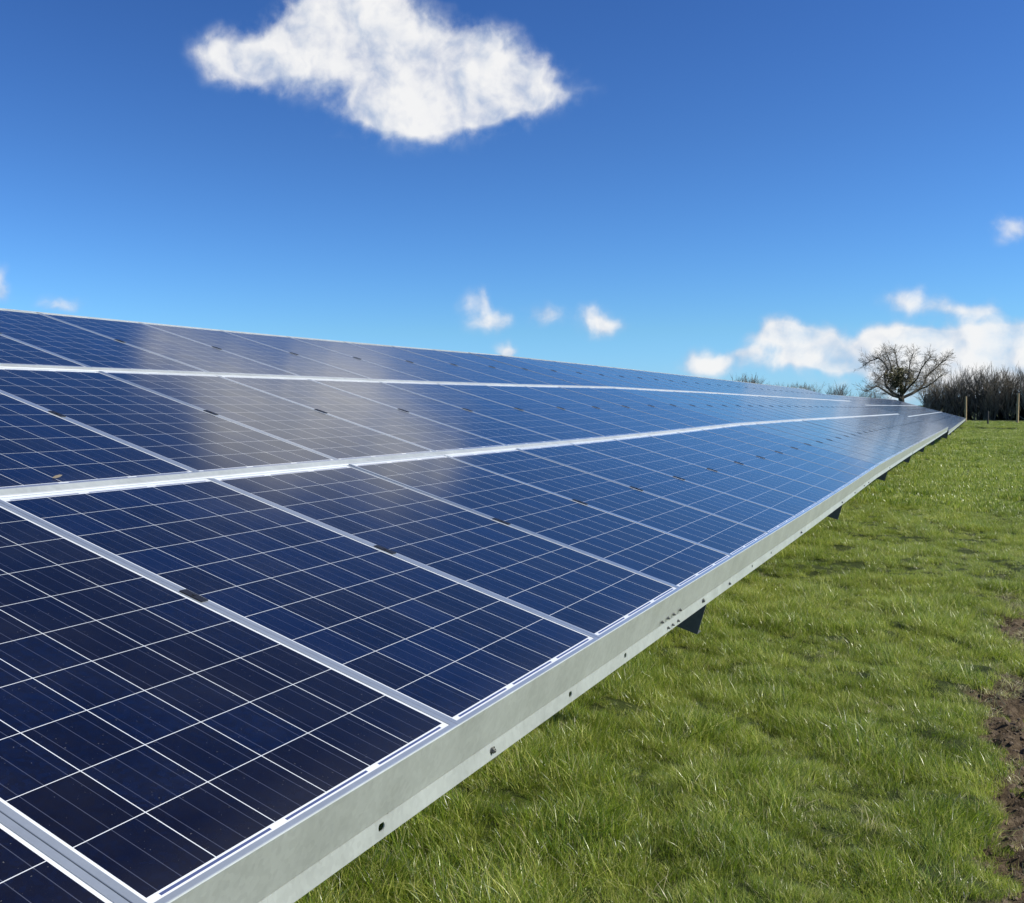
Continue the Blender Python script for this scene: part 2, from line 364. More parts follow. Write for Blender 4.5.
def front_rail(k0, k1, tab, root, holes):
    """cold formed galvanised edge rail: capping edge, web, and an out-turned lower lip pierced with slots"""
    b = MB(); ks = [k0 + (k1-k0)*i/max(1, round((k1-k0))) for i in range(round(k1-k0)+1)]
    sweep([(-.0006,.0008),(-.0022,.0012),(-.0034,-.0012)], ks, tab, b, 1, .0012)
    sweep([(-.0012,-.0020),(-.0012,-.1235),(.0030,-.1238)], ks, tab, b)
    sweep([(.050,-.0375),(.004,-.0375)], ks, tab, b)
    # little roll where the web meets the lip
    sweep([(.0045,-.1215),(.0045,-.129)], ks, tab, b, 0, -.002)
    # lip, tilted outwards
    a0, a1 = (-.0010,-.1256), (-.0145,-.1665)
    def lp(k, t, off):
        d = Vector((a1[0]-a0[0], a1[1]-a0[1])); nr = Vector((d.y, -d.x)).normalized()
        return uvn(k, a0[0]+d.x*t + nr.x*off, a0[1]+d.y*t + nr.y*off, tab)
    hs = sorted(h for h in holes if k0 < h < k1)
    cuts = [k0]
    for h in hs: cuts += [h-.03, h+.03]
    cuts.append(k1)
    for i in range(len(cuts)-1):
        s0, s1 = cuts[i], cuts[i+1]
        if i % 2 == 0:
            sub = [s0] + [float(q) for q in range(math.ceil(s0+.01), math.floor(s1-.01)+1)] + [s1]
            for q0, q1 in zip(sub, sub[1:]):
                b.add([lp(q0,0,0), lp(q1,0,0), lp(q1,1,0), lp(q0,1,0), lp(q0,0,-.003), lp(q1,0,-.003), lp(q1,1,-.003), lp(q0,1,-.003)],
                      [(0,3,2,1),(4,5,6,7),(3,7,6,2),(0,1,5,4)], 2)
        else:
            h = (s0+s1)/2; ov = [(h+.0075*math.cos(2*PI*j/14)/P + (.005 if math.cos(2*PI*j/14) > 0 else -.005), .42+.19*math.sin(2*PI*j/14)) for j in range(14)]
            rect = [(s0,0),(s1,0),(s1,1),(s0,1)]
            tri = tessellate_polygon([[Vector((x, y, 0)) for x, y in rect], [Vector((x, y, 0)) for x, y in ov[::-1]]])
            pts = rect + ov[::-1]
            for off in (0, -.003): b.add([lp(x, y, off) for x, y in pts], [tuple(q) if off == 0 else tuple(q)[::-1] for q in tri], 2)
            m = len(ov); b.add([lp(x, y, 0) for x, y in ov] + [lp(x, y, -.003) for x, y in ov], [(j, (j+1)%m, m+(j+1)%m, m+j) for j in range(m)], 2)
            b.add([lp(s0,1,0), lp(s1,1,0), lp(s1,1,-.003), lp(s0,1,-.003)], [(0,1,2,3)], 2)
    o = b.build('edge_rail', [M_galv, M_edge, M_galv]); own(o, root); return o

def own(o, root):
    """keep the world placement but hang it under the root (roots are never rotated)"""
    o.parent = root; o.location = o.location - root.location

def bolt(k, v, n, tab, r=.008, name='bolt', washer=True):
    b = MB(); M = pmat(k, v, n, tab)
    # the axis points down the slope, out of the rail face
    def hexa(rad, y0, y1, m, ph=0):
        vs = [M @ Vector((rad*math.cos(2*PI*i/m+ph), y, rad*math.sin(2*PI*i/m+ph))) for y in (y0, y1) for i in range(m)]
        b.add(vs, [(i, (i+1)%m, m+(i+1)%m, m+i) for i in range(m)] + [tuple(range(m)), tuple(range(2*m-1, m-1, -1))])
    if washer: hexa(r*1.25, 0, -.002, 12)
    hexa(r*.85, -.002 if washer else 0, -.007, 6, .3); hexa(r*.42, -.007, -.010, 8)
    return b.build(name, M_bolt)

def make_array(tab, c0, c1, seen, root):
    """columns c0..c1-1 of three modules each"""
    rnd = random.Random(11+tab)
    rest = MB(); restn = 0
    for c in range(c0, c1):
        for tr in range(3):
            rx, ry = rnd.gauss(0, .0005), rnd.gauss(0, .0006)
            M = pmat(c, VT[tr], tr*H, tab, rx, ry)
            if (c, tr) in seen:
                o = bpy.data.objects.new('solar_panel', me_lam); COL.objects.link(o); o.parent = root
                o.matrix_local = Matrix.Translation(-root.location) @ M
                for nm, me in (('frame', me_frame), ('clamp', me_clamp)):
                    if nm == 'clamp' and c == c1-1: continue
                    q = bpy.data.objects.new(nm, me); COL.objects.link(q); q.parent = o
            else:
                restn += 1
                for mb, mi in ((lam_mb(M), 0), (frame_mb(M), 1), (clamp_mb(M), 2)):
                    if mi == 2 and c == c1-1: continue
                    rest.add(mb.v, mb.f, mi)
    if restn:
        o = rest.build('solar_panel', [M_cells_far, M_frame, M_clamp]); own(o, root); o['kind'] = 'stuff'
    ks0, ks1 = c0-.02, c1-.006
    return ks0, ks1

# cells of merged far panels: same look without per-object coordinates
def far_cells():
    m, nt, b = mat('solar_cells_distant')
    geo = N(nt, 'ShaderNodeNewGeometry'); sp = N(nt, 'ShaderNodeSeparateXYZ'); nt.links.new(geo.outputs['Position'], sp.inputs[0])
    x = mth(nt, 'MULTIPLY', mth(nt, 'FRACT', mth(nt, 'DIVIDE', sp.outputs[1], P)), P)
    v = mth(nt, 'DIVIDE', sp.outputs[0], -CA); vl = mth(nt, 'MULTIPLY', mth(nt, 'FRACT', mth(nt, 'DIVIDE', v, PL+G)), PL+G)
    cx = mth(nt, 'DIVIDE', mth(nt, 'SUBTRACT', x, CX0), CPX); cy = mth(nt, 'DIVIDE', mth(nt, 'SUBTRACT', vl, CY0), CPY)
    dx = mth(nt, 'ABSOLUTE', mth(nt, 'SUBTRACT', mth(nt, 'FRACT', cx), .5)); dy = mth(nt, 'ABSOLUTE', mth(nt, 'SUBTRACT', mth(nt, 'FRACT', cy), .5))
    inb = mth(nt, 'MULTIPLY', mth(nt, 'MULTIPLY', mth(nt, 'GREATER_THAN', cx, 0), mth(nt, 'LESS_THAN', cx, 6)), mth(nt, 'MULTIPLY', mth(nt, 'GREATER_THAN', cy, 0), mth(nt, 'LESS_THAN', cy, 10)))
    cell = mth(nt, 'MULTIPLY', mth(nt, 'MULTIPLY', mth(nt, 'LESS_THAN', dx, .488), mth(nt, 'LESS_THAN', dy, .490)), inb)
    col = mixc(nt, cell, (.74,.75,.75), (.0042,.0075,.027)); nt.links.new(col, b.inputs['Base Color'])
    b.inputs['Roughness'].default_value = .55; b.inputs['Specular IOR Level'].default_value = .12
    b.inputs['Coat Weight'].default_value = 1; b.inputs['Coat IOR'].default_value = 1.43; b.inputs['Coat Roughness'].default_value = .12
    return m
M_cells_far = far_cells()

def structure(tab, k0, k1, rafters, brackets, holes, bolts, root):
    front_rail(k0, k1, tab, root, holes)
    ks = [k0 + (k1-k0)*i/round(k1-k0) for i in range(round(k1-k0)+1)]
    for j in (1, 2):       # the rails between the tiers, seen through the gap
        va, vb = VT[j]-G+.008, VT[j]-.0030
        b = MB(); n0 = (j-1)*H
        sweep([(va-.0115,-.0015+n0), (va-.010,.0012+n0), (va-.002,.0014+n0), (va-.0015,-.010+n0)], ks, tab, b, 1, .001)
        sweep([(va+.010,-.030+n0), (va+.010,-.0060+n0), (va+.014,-.0035+n0), (vb+.004,.0010+H+n0)], ks, tab, b, 0, -.0012)
        sweep([(va+.06,-.0385), (va-.005,-.0385), (va-.005,-.155), (va+.06,-.155)], ks, tab, b, 0, .003)
        o = b.build('purlin_rail', [M_galv, M_white]); own(o, root)
    b = MB(); vt = VT[2]+PL; n0 = 2*H
    sweep([(vt+.0015,-.150), (vt+.0015,.004+n0), (vt-.007,.0045+n0)], ks, tab, b, 0, .003)
    sweep([(vt+.0015,-.150), (vt-.06,-.150)], ks, tab, b, 0, .003)
    o = b.build('top_rail', [M_edge]); own(o, root)
    for k in rafters:
        b = MB(); M = pmat(k, 0, 0, tab)
        b.box((-.003, -.002, -.334), (.003, 4.95, -.1675), M)              # web
        b.box((.0035, -.002, -.334), (.065, 4.95, -.3295), M)              # bottom flange
        b.box((.0035, -.002, -.1720), (.065, 4.95, -.1675), M)             # top flange
        r = b.build('rafter', M_dark); own(r, root)
        for v, hh in ((1.15, .10), (3.75, .10)):
            top = uvn(k, v, -.17, tab); gz = -.6
            b = MB(); x, y = top.x, top.y
            b.box((x-.05, y-.075, gz), (x+.05, y-.070, top.z-.01)); b.box((x-.05, y-.0695, gz), (x-.045, y-.012, top.z-.01)); b.box((x+.045, y-.0695, gz), (x+.05, y-.012, top.z-.01))
            p = b.build('post', M_galv); own(p, root)
        a = uvn(k, 2.6, -.29, tab); c = uvn(k, 3.75, -.3, tab); c.z = .25
        b = MB(); b.tube([a + Vector((0,.05,0)), c + Vector((0,.05,0))], .022, 6); p = b.build('brace', M_galv); own(p, root)
    for k in brackets:
        b = MB(); M = pmat(k, 0, 0, tab)
        b.box((-.030, .004, -.196), (.030, .009, -.128), M)
        b.box((-.030, .0095, -.196), (.030, .90, -.1905), M)
        p = b.build('tie_strap', M_dark); own(p, root)
    for (k, v, n, r) in bolts:
        q = bolt(k, v, n, tab, r); own(q, root)

# --- near array
near = empty('solar_array', (uvn(0,2.5,0).x, 0, 0))
tag(near, 'near tilted array of dark blue solar panels on a galvanised steel rail above the grass', 'solar array', 'rows of ground mounted solar panels')
KA0, KA1 = -3, 40
cand = [(c, t) for c in range(KA0, KA1) for t in range(3)]
hidden = {(c, 0) for c in (-3,-2)} | {(c, 1) for c in (-3,-2,-1)} | {(c, 2) for c in (-3,-2,-1,0,1)}
vis = sorted([q for q in cand if q not in hidden], key=lambda q: q[0] + .35*q[1])[:100]
make_array(0, KA0, KA1, set(vis), near)
raf = [-1.6, 3.64, 8.88, 14.0, 19.17, 24.29, 29.61, 34.8, 39.6]
def k_at(x, y, n):       # module coordinate of something seen on the rail face
    lo, hi = -.9, 60
    for _ in range(60):
        mid = (lo+hi)/2; p = uvn(mid, -.006, n) - CAM
        X = p.dot(cr)/p.dot(cf)*FPX + PPX
        if X < x: lo = mid
        else: hi = mid
    return (lo+hi)/2
holes = [k_at(x, 0, -.145) for x in (381, 570, 625)] + [k_at(x,0,-.145) for x in (752, 771)]
bl = [(k_at(492,0,-.138), -.0085, -.1435, .0085), (k_at(703,0,-.134), -.0070, -.140, .009), (k_at(729,0,-.14), -.0090, -.146, .0065)]
bl += [(k_at(x,0,-.135), -.0080, -.143, .0075) for x in (801, 842)]
bl += [(k_at(x,0,-.09), -.0044, -.104, .0055) for x in (663, 669, 674.7, 681)]
bl += [(k_at(x,0,-.14), -.0100, -.149, .005) for x in (667.5, 672, 677.5)]
bl += [(k+dd, -.0080, -.143, .0075) for k in raf[3:] for dd in (0,)]
bl += [(k, -.0080, -.143, .006) for k in (9.7, 10.6, 11.07)]
structure(0, KA0-.01, KA1-.004, raf, [-3+.6, 1.33, 6.53, 11.4, 16.75, 22, 27, 32], holes, bl, near)

# --- far array
farr = empty('solar_array', (uvn(62,2.5,0).x, 41.2*P, 0))
tag(farr, 'far array of solar panels sitting slightly lower beyond the end of the near array', 'solar array', 'rows of ground mounted solar panels')
KB0, KB1 = 41, 86
visb = sorted([(c, t) for c in range(KB0, KB1) for t in range(3)], key=lambda q: q[0])[:99]
make_array(1, KB0, KB1, set(visb), farr)
structure(1, KB0-.01, KB1-.004, [41.6 + 5.24*i for i in range(9)], [], [], [], farr)

# ------------------------------------------------------------------ ground
def ss(a, b, x):
    t = max(0, min(1, (x-a)/(b-a))); return t*t*(3-2*t)
def soil_amt(x, y):
    n = noise.noise(Vector((x*2.2, y*1.1, 3))) ; n2 = noise.noise(Vector((x*7, y*5, 9)))
    edge = 1.06 + .10*n + .13*n2 + .06*noise.noise(Vector((x*19, y*15, 2)))
    if y < 5.2: w = ss(edge-.05, edge+.08, x)
    elif y < 12: w = ss(edge, edge+.18, x) * max(math.exp(-((y-7.2)/1.1)**2), .9*math.exp(-((y-5.2)/.7)**2))
    else: w = 0
    return w*(1 - ss(1.75, 2.0, x + .15*n))
def hgt(x, y):
    d = math.hypot(x, y)
    h = .04*noise.noise(Vector((x*.55, y*.55, 0))) + .035*noise.noise(Vector((x*1.6, y*1.6, 4)))
    if d < 30: h += .036*noise.noise(Vector((x*4, y*4, 2))) + .008*noise.noise(Vector((x*9, y*9, 7)))
    h += .10*noise.noise(Vector((x*.06, y*.06, 8)))*ss(12, 60, d)
    s = soil_amt(x, y)
    if s > 0: h += s*(-.045 + .055*abs(noise.noise(Vector((x*9, y*9, 6)))) + .030*noise.noise(Vector((x*24, y*24, 1))))
    h -= .42*math.exp(-((y-76.5)/3.5)**2)*ss(-12, 0, x)      # shallow ditch far off
    return h
def axis(segs):
    out = [segs[0][0]]
    for a, b, st in segs:
        n = max(1, round((b-a)/st)); out += [a + (b-a)*(i+1)/n for i in range(n)]
    return out
xs = axis([(-2200,-400,600),(-400,-60,60),(-60,-12,6),(-12,-3,.8),(-3,-1,.2),(-1,.85,.09),(.85,1.9,.025),(1.9,4,.15),(4,12,.8),(12,60,6),(60,400,60),(400,2200,600)])
ys = axis([(-2200,-300,600),(-300,-30,45),(-30,-3,3),(-3,1.5,.3),(1.5,9,.03),(9,14,.08),(14,30,.4),(30,70,2),(70,84,.8),(84,140,4),(140,400,40),(400,2400,500)])
vs = [(x, y, hgt(x, y)) for y in ys for x in xs]; nx = len(xs)
gb = MB(); gb.add(vs, [(j*nx+i, j*nx+i+1, (j+1)*nx+i+1, (j+1)*nx+i) for j in range(len(ys)-1) for i in range(nx-1)])
m, nt, b = mat('turf_and_soil')
geo = N(nt, 'ShaderNodeNewGeometry')
at_ = N(nt, 'ShaderNodeAttribute', attribute_name='soil')
g1 = noi(nt, geo.outputs['Position'], .35, 5, .6); g2 = noi(nt, geo.outputs['Position'], 9, 6, .7)
gcol = ramp(nt, mth(nt, 'ADD', mth(nt, 'MULTIPLY', g1, .5), mth(nt, 'MULTIPLY', g2, .5)), [(.3, (.020,.028,.008)), (.5, (.046,.062,.016)), (.7, (.085,.092,.028))])
s1 = noi(nt, geo.outputs['Position'], 26, 7, .75)
scol = ramp(nt, s1, [(.3, (.042,.029,.017)), (.52, (.115,.082,.050)), (.72, (.25,.19,.125))])
nt.links.new(mixc(nt, at_.outputs['Fac'], gcol, scol), b.inputs['Base Color']); b.inputs['Roughness'].default_value = .95
b.inputs['Specular IOR Level'].default_value = .15
bp = N(nt, 'ShaderNodeBump'); bp.inputs['Strength'].default_value = .9; bp.inputs['Distance'].default_value = .02
nt.links.new(noi(nt, geo.outputs['Position'], 45, 6, .7), bp.inputs['Height']); nt.links.new(bp.outputs[0], b.inputs['Normal'])
M_ground = m
go = gb.build('ground', M_ground, smooth=True); go['kind'] = 'structure'
sa = go.data.attributes.new('soil', 'FLOAT', 'POINT')
sa.data.foreach_set('value', [soil_amt(v[0], v[1]) if -1 < v[1] < 25 and .8 < v[0] < 2.2 else 0.0 for v in vs])

# ------------------------------------------------------------------ grass
m, nt, b = mat('grass_blades')
geo = N(nt, 'ShaderNodeNewGeometry'); oi = N(nt, 'ShaderNodeObjectInfo')
ca = N(nt, 'ShaderNodeAttribute', attribute_name='tint')
pn = noi(nt, geo.outputs['Position'], .9, 4, .6); pn2 = noi(nt, geo.outputs['Position'], .12, 3, .5)
f = mth(nt, 'ADD', mth(nt, 'MULTIPLY', ca.outputs['Fac'], .72), mth(nt, 'MULTIPLY', pn, .50))
f = mth(nt, 'ADD', f, mth(nt, 'MULTIPLY', mth(nt, 'SUBTRACT', oi.outputs['Random'], .5), .28))
f = mth(nt, 'ADD', f, mth(nt, 'MULTIPLY', mth(nt, 'SUBTRACT', pn2, .5), .45), clamp=True)
gc = ramp(nt, f, [(.14, (.024,.052,.006)), (.38, (.105,.178,.016)), (.60, (.29,.385,.038)), (.85, (.64,.63,.18))])
dry = mth(nt, 'GREATER_THAN', ca.outputs['Fac'], .94)
gc = mixc(nt, dry, gc, (.55,.49,.27))
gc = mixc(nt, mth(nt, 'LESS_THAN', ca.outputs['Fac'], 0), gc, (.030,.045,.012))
nt.links.new(gc, b.inputs['Base Color']); b.inputs['Roughness'].default_value = .32; b.inputs['Specular IOR Level'].default_value = .6
tr = N(nt, 'ShaderNodeBsdfTranslucent'); nt.links.new(mixc(nt, .35, gc, (.42,.54,.04)), tr.inputs[0])
ms = N(nt, 'ShaderNodeMixShader'); ms.inputs[0].default_value = .38
nt.links.new(b.outputs[0], ms.inputs[1]); nt.links.new(tr.outputs[0], ms.inputs[2])
nt.links.new(ms.outputs[0], nt.nodes['Material Output'].inputs[0])
M_grass = m

def clump(idx, nb, rad, hmin, hmax, w, segs=3, lean=.9, tfix=None):
    rnd = random.Random(100+idx); v = []; fs = []; tint = []
    dom = rnd.random()*2*PI
    for _ in range(nb):
        a = rnd.random()*2*PI; r = rad*math.sqrt(rnd.random()); px, py = r*math.cos(a), r*math.sin(a)
        h = rnd.uniform(hmin, hmax)*(1 - .35*(r/rad)**2); d = dom + rnd.gauss(0, 1.1); ln = abs(rnd.gauss(0, .45))*lean + .15
        fw = rnd.random()*PI; ww = w*rnd.uniform(.6, 1.3); t = rnd.random()
        sx, sy = math.cos(fw)*ww/2, math.sin(fw)*ww/2
        bi = len(v)
        for s in range(segs+1):
            q = s/segs; out = h*ln*q**1.7; z = h*q*(1-.35*min(1, ln)*q)
            cx, cy = px + math.cos(d)*out, py + math.sin(d)*out
            k = (1 - q**1.6)
            if s < segs: v += [(cx-sx*k, cy-sy*k, z-.004), (cx+sx*k, cy+sy*k, z-.004)]
            else: v += [(cx, cy, z)]
        for s in range(segs-1): fs.append((bi+2*s, bi+2*s+1, bi+2*s+3, bi+2*s+2))
        fs.append((bi+2*segs-2, bi+2*segs-1, bi+2*segs))
        tint += [t if tfix is None else tfix]*(2*segs+1)
    me = bpy.data.meshes.new('grass_clump'); me.from_pydata(v, [], fs); me.materials.append(M_grass)
    at = me.attributes.new('tint', 'FLOAT', 'POINT'); at.data.foreach_set('value', tint)
    me.shade_smooth(); me.update()
    return bpy.data.objects.new('grass_clump', me)
gcol_ = bpy.data.collections.new('grass_clumps')
NV = 8
for i in range(NV):
    o = clump(i, 190, .075, .018, (.060, .075, .105)[i % 3], .0024, 3, 1.4); o.name = 'grass_clump_%02d' % i; gcol_.objects.link(o)
for i in range(4):
    o = clump(50+i, 130, .20, .04, .09, .0085, 2, .8); o.name = 'grass_clump_%02d' % (NV+i); gcol_.objects.link(o)

for i in range(3):
    o = clump(80+i, 26, .07, .03, .09, .0032, 3, 2.2, .97); o.name = 'grass_clump_%02d' % (NV+4+i); gcol_.objects.link(o)
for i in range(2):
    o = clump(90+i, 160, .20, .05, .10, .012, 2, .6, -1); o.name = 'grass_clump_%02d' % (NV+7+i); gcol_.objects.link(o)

def instancer(name, pts, coll, label=None):
    """pts: (x, y, z, rotz, scale, index, tilt)"""
    me = bpy.data.meshes.new(name); me.from_pydata([p[:3] for p in pts], [], [])
    for nm, ty, vals in (('scl', 'FLOAT', [p[4] for p in pts]), ('idx', 'INT', [p[5] for p in pts])):
        a = me.attributes.new(nm, ty, 'POINT'); a.data.foreach_set('value', vals)
    a = me.attributes.new('rot', 'FLOAT_VECTOR', 'POINT'); a.data.foreach_set('vector', [c for p in pts for c in (p[6], 0, p[3])])
    o = bpy.data.objects.new(name, me); COL.objects.link(o)
    ng = bpy.data.node_groups.new(name, 'GeometryNodeTree')
    ng.interface.new_socket('Geometry', in_out='INPUT', socket_type='NodeSocketGeometry'); ng.interface.new_socket('Geometry', in_out='OUTPUT', socket_type='NodeSocketGeometry')
    gi = ng.nodes.new('NodeGroupInput'); gout = ng.nodes.new('NodeGroupOutput')
    ci = ng.nodes.new('GeometryNodeCollectionInfo'); ci.inputs[0].default_value = coll; ci.inputs[1].default_value = True; ci.inputs[2].default_value = True
    ip = ng.nodes.new('GeometryNodeInstanceOnPoints'); ip.inputs['Pick Instance'].default_value = True
    def na(n, ty):
        q = ng.nodes.new('GeometryNodeInputNamedAttribute'); q.data_type = ty; q.inputs[0].default_value = n; return q.outputs[0]
    L = ng.links.new
    L(gi.outputs[0], ip.inputs['Points']); L(ci.outputs[0], ip.inputs['Instance']); L(na('idx', 'INT'), ip.inputs['Instance Index'])
    L(na('scl', 'FLOAT'), ip.inputs['Scale']); L(na('rot', 'FLOAT_VECTOR'), ip.inputs['Rotation']); L(ip.outputs[0], gout.inputs[0])
    md = o.modifiers.new('scatter', 'NODES'); md.node_group = ng
    return o
rg = random.Random(3); pts = []
def scatter(x0, x1, y0, y1, dens, kind):
    for _ in range(int((x1-x0)*(y1-y0)*dens)):
        x, y = rg.uniform(x0, x1), rg.uniform(y0, y1)
        s = soil_amt(x, y) if y < 25 else 0
        n = noise.noise(Vector((x*2.6, y*2.6, 11)))
        if rg.random() < s**.7*.93: continue
        
        sc = (1.0 + 1.35*n)*rg.uniform(.75, 1.25)*(1-.45*s)
        nf = noise.noise(Vector((x*.5, y*.5, 21))); sc *= 1 + .35*nf
        if x < -1.2 and y > 0: sc *= .8
        sc = max(.55, sc)
        i = rg.randrange(NV) if kind == 0 else NV + rg.randrange(4)
        pts.append((x, y, hgt(x, y)-.004, rg.random()*2*PI, sc, i, rg.gauss(0, .12)))
scatter(-1.6, 2.3, 1.0, 5, 340, 0)
scatter(-1.9, 2.6, 5, 9, 230, 0)
scatter(-2.4, 3.0, 9, 16, 110, 0)
scatter(-3.0, 4.0, 16, 30, 48, 1)
scatter(-3.5, 6.0, 30, 60, 22, 1)
scatter(-6, 12, 60, 105, 9, 1)
scatter(-4, -1.6, -1, 16, 14, 1)
scatter(2.3, 6, -2, 16, 30, 1); scatter(4, 14, 0, 60, 6, 1); scatter(-1.6, 2.3, -3, 1, 60, 0)
for _ in range(900):          # band of dark-coloured clumps along the far ditch
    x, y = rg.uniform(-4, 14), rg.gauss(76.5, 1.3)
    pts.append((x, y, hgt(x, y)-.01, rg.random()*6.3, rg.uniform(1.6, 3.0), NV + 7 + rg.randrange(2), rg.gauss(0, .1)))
for _ in range(6500):         # dead straw, thickest round the bare earth
    x, y = rg.uniform(.2, 2.2), 1 + 14*rg.random()
    if rg.random() < .07 + .6*min(1, 4*soil_amt(x, y)*(1-soil_amt(x, y))+.25*soil_amt(x, y)):
        pts.append((x, y, hgt(x, y)-.002, rg.random()*6.3, rg.uniform(.5, 1.1), NV + 4 + rg.randrange(3), rg.gauss(0, .3)))
for _ in range(150):
    x, y = rg.gauss(-1.05, .22), rg.gauss(8.6, .22)
    pts.append((x, y, hgt(x, y), rg.random()*6.3, rg.uniform(.5, .9), NV + 4 + rg.randrange(3), rg.gauss(0, .3)))
g = instancer('grass', pts, gcol_)
tag(g, 'sunlit green pasture grass with a few dry yellow blades beside the solar array', 'grass', kind='stuff')

# clods of bare earth in the worn strip
ccol_ = bpy.data.collections.new('soil_clods')
m, nt, b = mat('earth_clod'); geo = N(nt, 'ShaderNodeNewGeometry')
nt.links.new(ramp(nt, noi(nt, geo.outputs['Position'], 40, 5, .7), [(.3, (.06,.04,.025)), (.55, (.14,.10,.062)), (.75, (.27,.205,.14))]), b.inputs['Base Color']); b.inputs['Roughness'].default_value = .95
for i in range(5):
    bm = bmesh.new(); bmesh.ops.create_icosphere(bm, subdivisions=2, radius=.5)
    for v in bm.verts: v.co *= 1 + .55*noise.noise(v.co*2.3 + Vector((i*5, 0, 0))); v.co.z *= .6
    me = bpy.data.meshes.new('clod'); bm.to_mesh(me); bm.free(); me.materials.append(m)
    o = bpy.data.objects.new('clod_%d' % i, me); ccol_.objects.link(o)
cp = []
for _ in range(26000):
    x, y = rg.uniform(.9, 2.1), 1 + 13*rg.random()**1.5
    if soil_amt(x, y) > rg.uniform(.25, 1.0): cp.append((x, y, hgt(x, y)+.001, rg.random()*6.3, .004 + .024*rg.random()**5, rg.randrange(5), rg.gauss(0, .5)))
c = instancer('soil', cp, ccol_)
tag(c, 'bare brown crumbly earth in a worn strip at the right edge of the grass', 'soil', kind='stuff')

# ------------------------------------------------------------------ trees
def grow(b, p, d, L, r, depth, rnd, spread, upw, nchild, tw=None, nseg=4, wig=.18, thr=.022):
    pts = [Vector(p)]; d = Vector(d).normalized(); rad = [r]
    for i in range(nseg):
        d = (d + Vector((rnd.gauss(0, wig), rnd.gauss(0, wig), rnd.gauss(0, wig) + upw))).normalized()
        pts.append(pts[-1] + d*L/nseg); rad.append(r*(1 - .55*(i+1)/nseg))
    (tw if tw is not None and r < thr else b).tube(pts, rad, 5 if r > .05 else 3, cap=False)
    if depth == 0: return
    for c in range(nchild):
        t = rnd.uniform(.3, 1.0) if c else 1.0
        i = min(nseg, max(1, round(t*nseg))); q = pts[i]; dd = (pts[i]-pts[i-1]).normalized()
        ax = Vector((rnd.gauss(0,1), rnd.gauss(0,1), rnd.gauss(0,.6))).normalized()
        nd = (dd + ax*spread*rnd.uniform(.5, 1.1)).normalized()
        grow(b, q, nd, L*rnd.uniform(.58, .82), max(rad[i]*rnd.uniform(.55, .8), .010), depth-1, rnd, spread, upw, nchild, tw, max(2, nseg-1), wig, thr)

# the lone tree: limbs follow what the photograph shows, each at its own depth
def lone_tree():
    rnd = random.Random(5); D = 104.0
    base = at(903, 418, D); base.z = hgt(base.x, base.y)
    root = empty('leafless_tree', base)
    tag(root, 'spreading leafless tree with an ivy covered middle rising behind the far solar array', 'tree')
    tb, tw = MB(), MB()
    rel = lambda x, y, dy=0: at(x, y, D+dy) - base
    trunk = [Vector((0,0,-.2)), rel(902.5,410), rel(901.5,401), rel(901,396)]
    tb.tube(trunk, [.34,.28,.26,.27], 8)
    limbs = [([(901,397,0),(893,393,.5),(886,386,1.1),(884.5,376,1.5),(888,369,1.2),(884,363,1.8),(879,358,2.2),(870,361,3),(863,366,3.6)], .20),
             ([(901,398,0),(893,396,-.6),(885,391,-1.3),(878,386,-2),(871,389,-2.6),(865,392,-3)], .15),
             ([(902,398,0),(912,393.5,.5),(919,389.5,1.2),(925,383,1.8),(925.5,378,2.2),(930,373,2.6),(936,368,3),(941,363,3.4),(946,360,3.6)], .19),
             ([(903,394,0),(910,386,-.8),(917,379,-1.6),(921,369,-2.4),(926,362,-3),(931,356,-3.4)], .14),
             ([(901,396,0),(902,388,.3),(900,378,.8),(898,368,1.2),(896,357,1.4),(894,349,1.5)], .18),
             ([(902,396,0),(906,385,-.6),(909,374,-1),(910,362,-1.2),(914,352,-1.4)], .15),
             ([(888,369,1.2),(884,374,.4),(879,378,-.5),(875,384,-1.2)], .10),
             ([(900,378,.8),(892,370,0),(889,359,-1),(886,351,-1.8)], .10),
             ([(919,389.5,1.2),(928,386,.4),(935,381,-.4),(940,376,-1)], .10)]
    for pl, r0 in limbs:
        pts = [rel(*q) for q in pl]; n = len(pts)
        tb.tube(pts, [.76*r0*(1-.78*i/(n-1)) for i in range(n)], 6)
        for i in range(1, n):
            for _ in range(17 if i > 1 else 6):
                p = pts[i-1].lerp(pts[i], rnd.random()); d = (pts[i]-pts[i-1]).normalized()
                nd = d*.6 + Vector((rnd.gauss(0,.7), rnd.gauss(0,.7), rnd.gauss(.25,.6)))
                grow(tb, p, nd, rnd.uniform(.35, .70), .017, 2, rnd, .85, .03, 3, tw, 3, .24, .030)
    t = tb.build('trunk', M_bark, root); w = tw.build('crown', M_twig, root)
    iv = MB()
    for cx, cy, r in [(898,376,.85),(904,379,.8),(893,381,.7),(900,385,.7),(893,388,.4),(901,391,.35),(909,374,.5),(896,370,.5),(911,381,.45),(904,370,.4),(889,376,.35)]:
        c0 = rel(cx, cy, rnd.uniform(-.5,.8))
        for _ in range(int(1100*r*r)):
            v = Vector((rnd.gauss(0,1), rnd.gauss(0,1), rnd.gauss(0,1))).normalized()*r*rnd.random()**.45
            if noise.noise((c0+v)*2.2) < -.14: continue
            q = c0 + v; a = Vector((rnd.gauss(0,1), rnd.gauss(0,1), rnd.gauss(0,1))).normalized(); bb = a.orthogonal().normalized(); s = rnd.uniform(.05,.11)
            iv.add([q-a*s, q+bb*s*.7, q+a*s, q-bb*s*.7], [(0,1,2,3)])
    iv.build('ivy', M_ivy, root)
lone_tree()

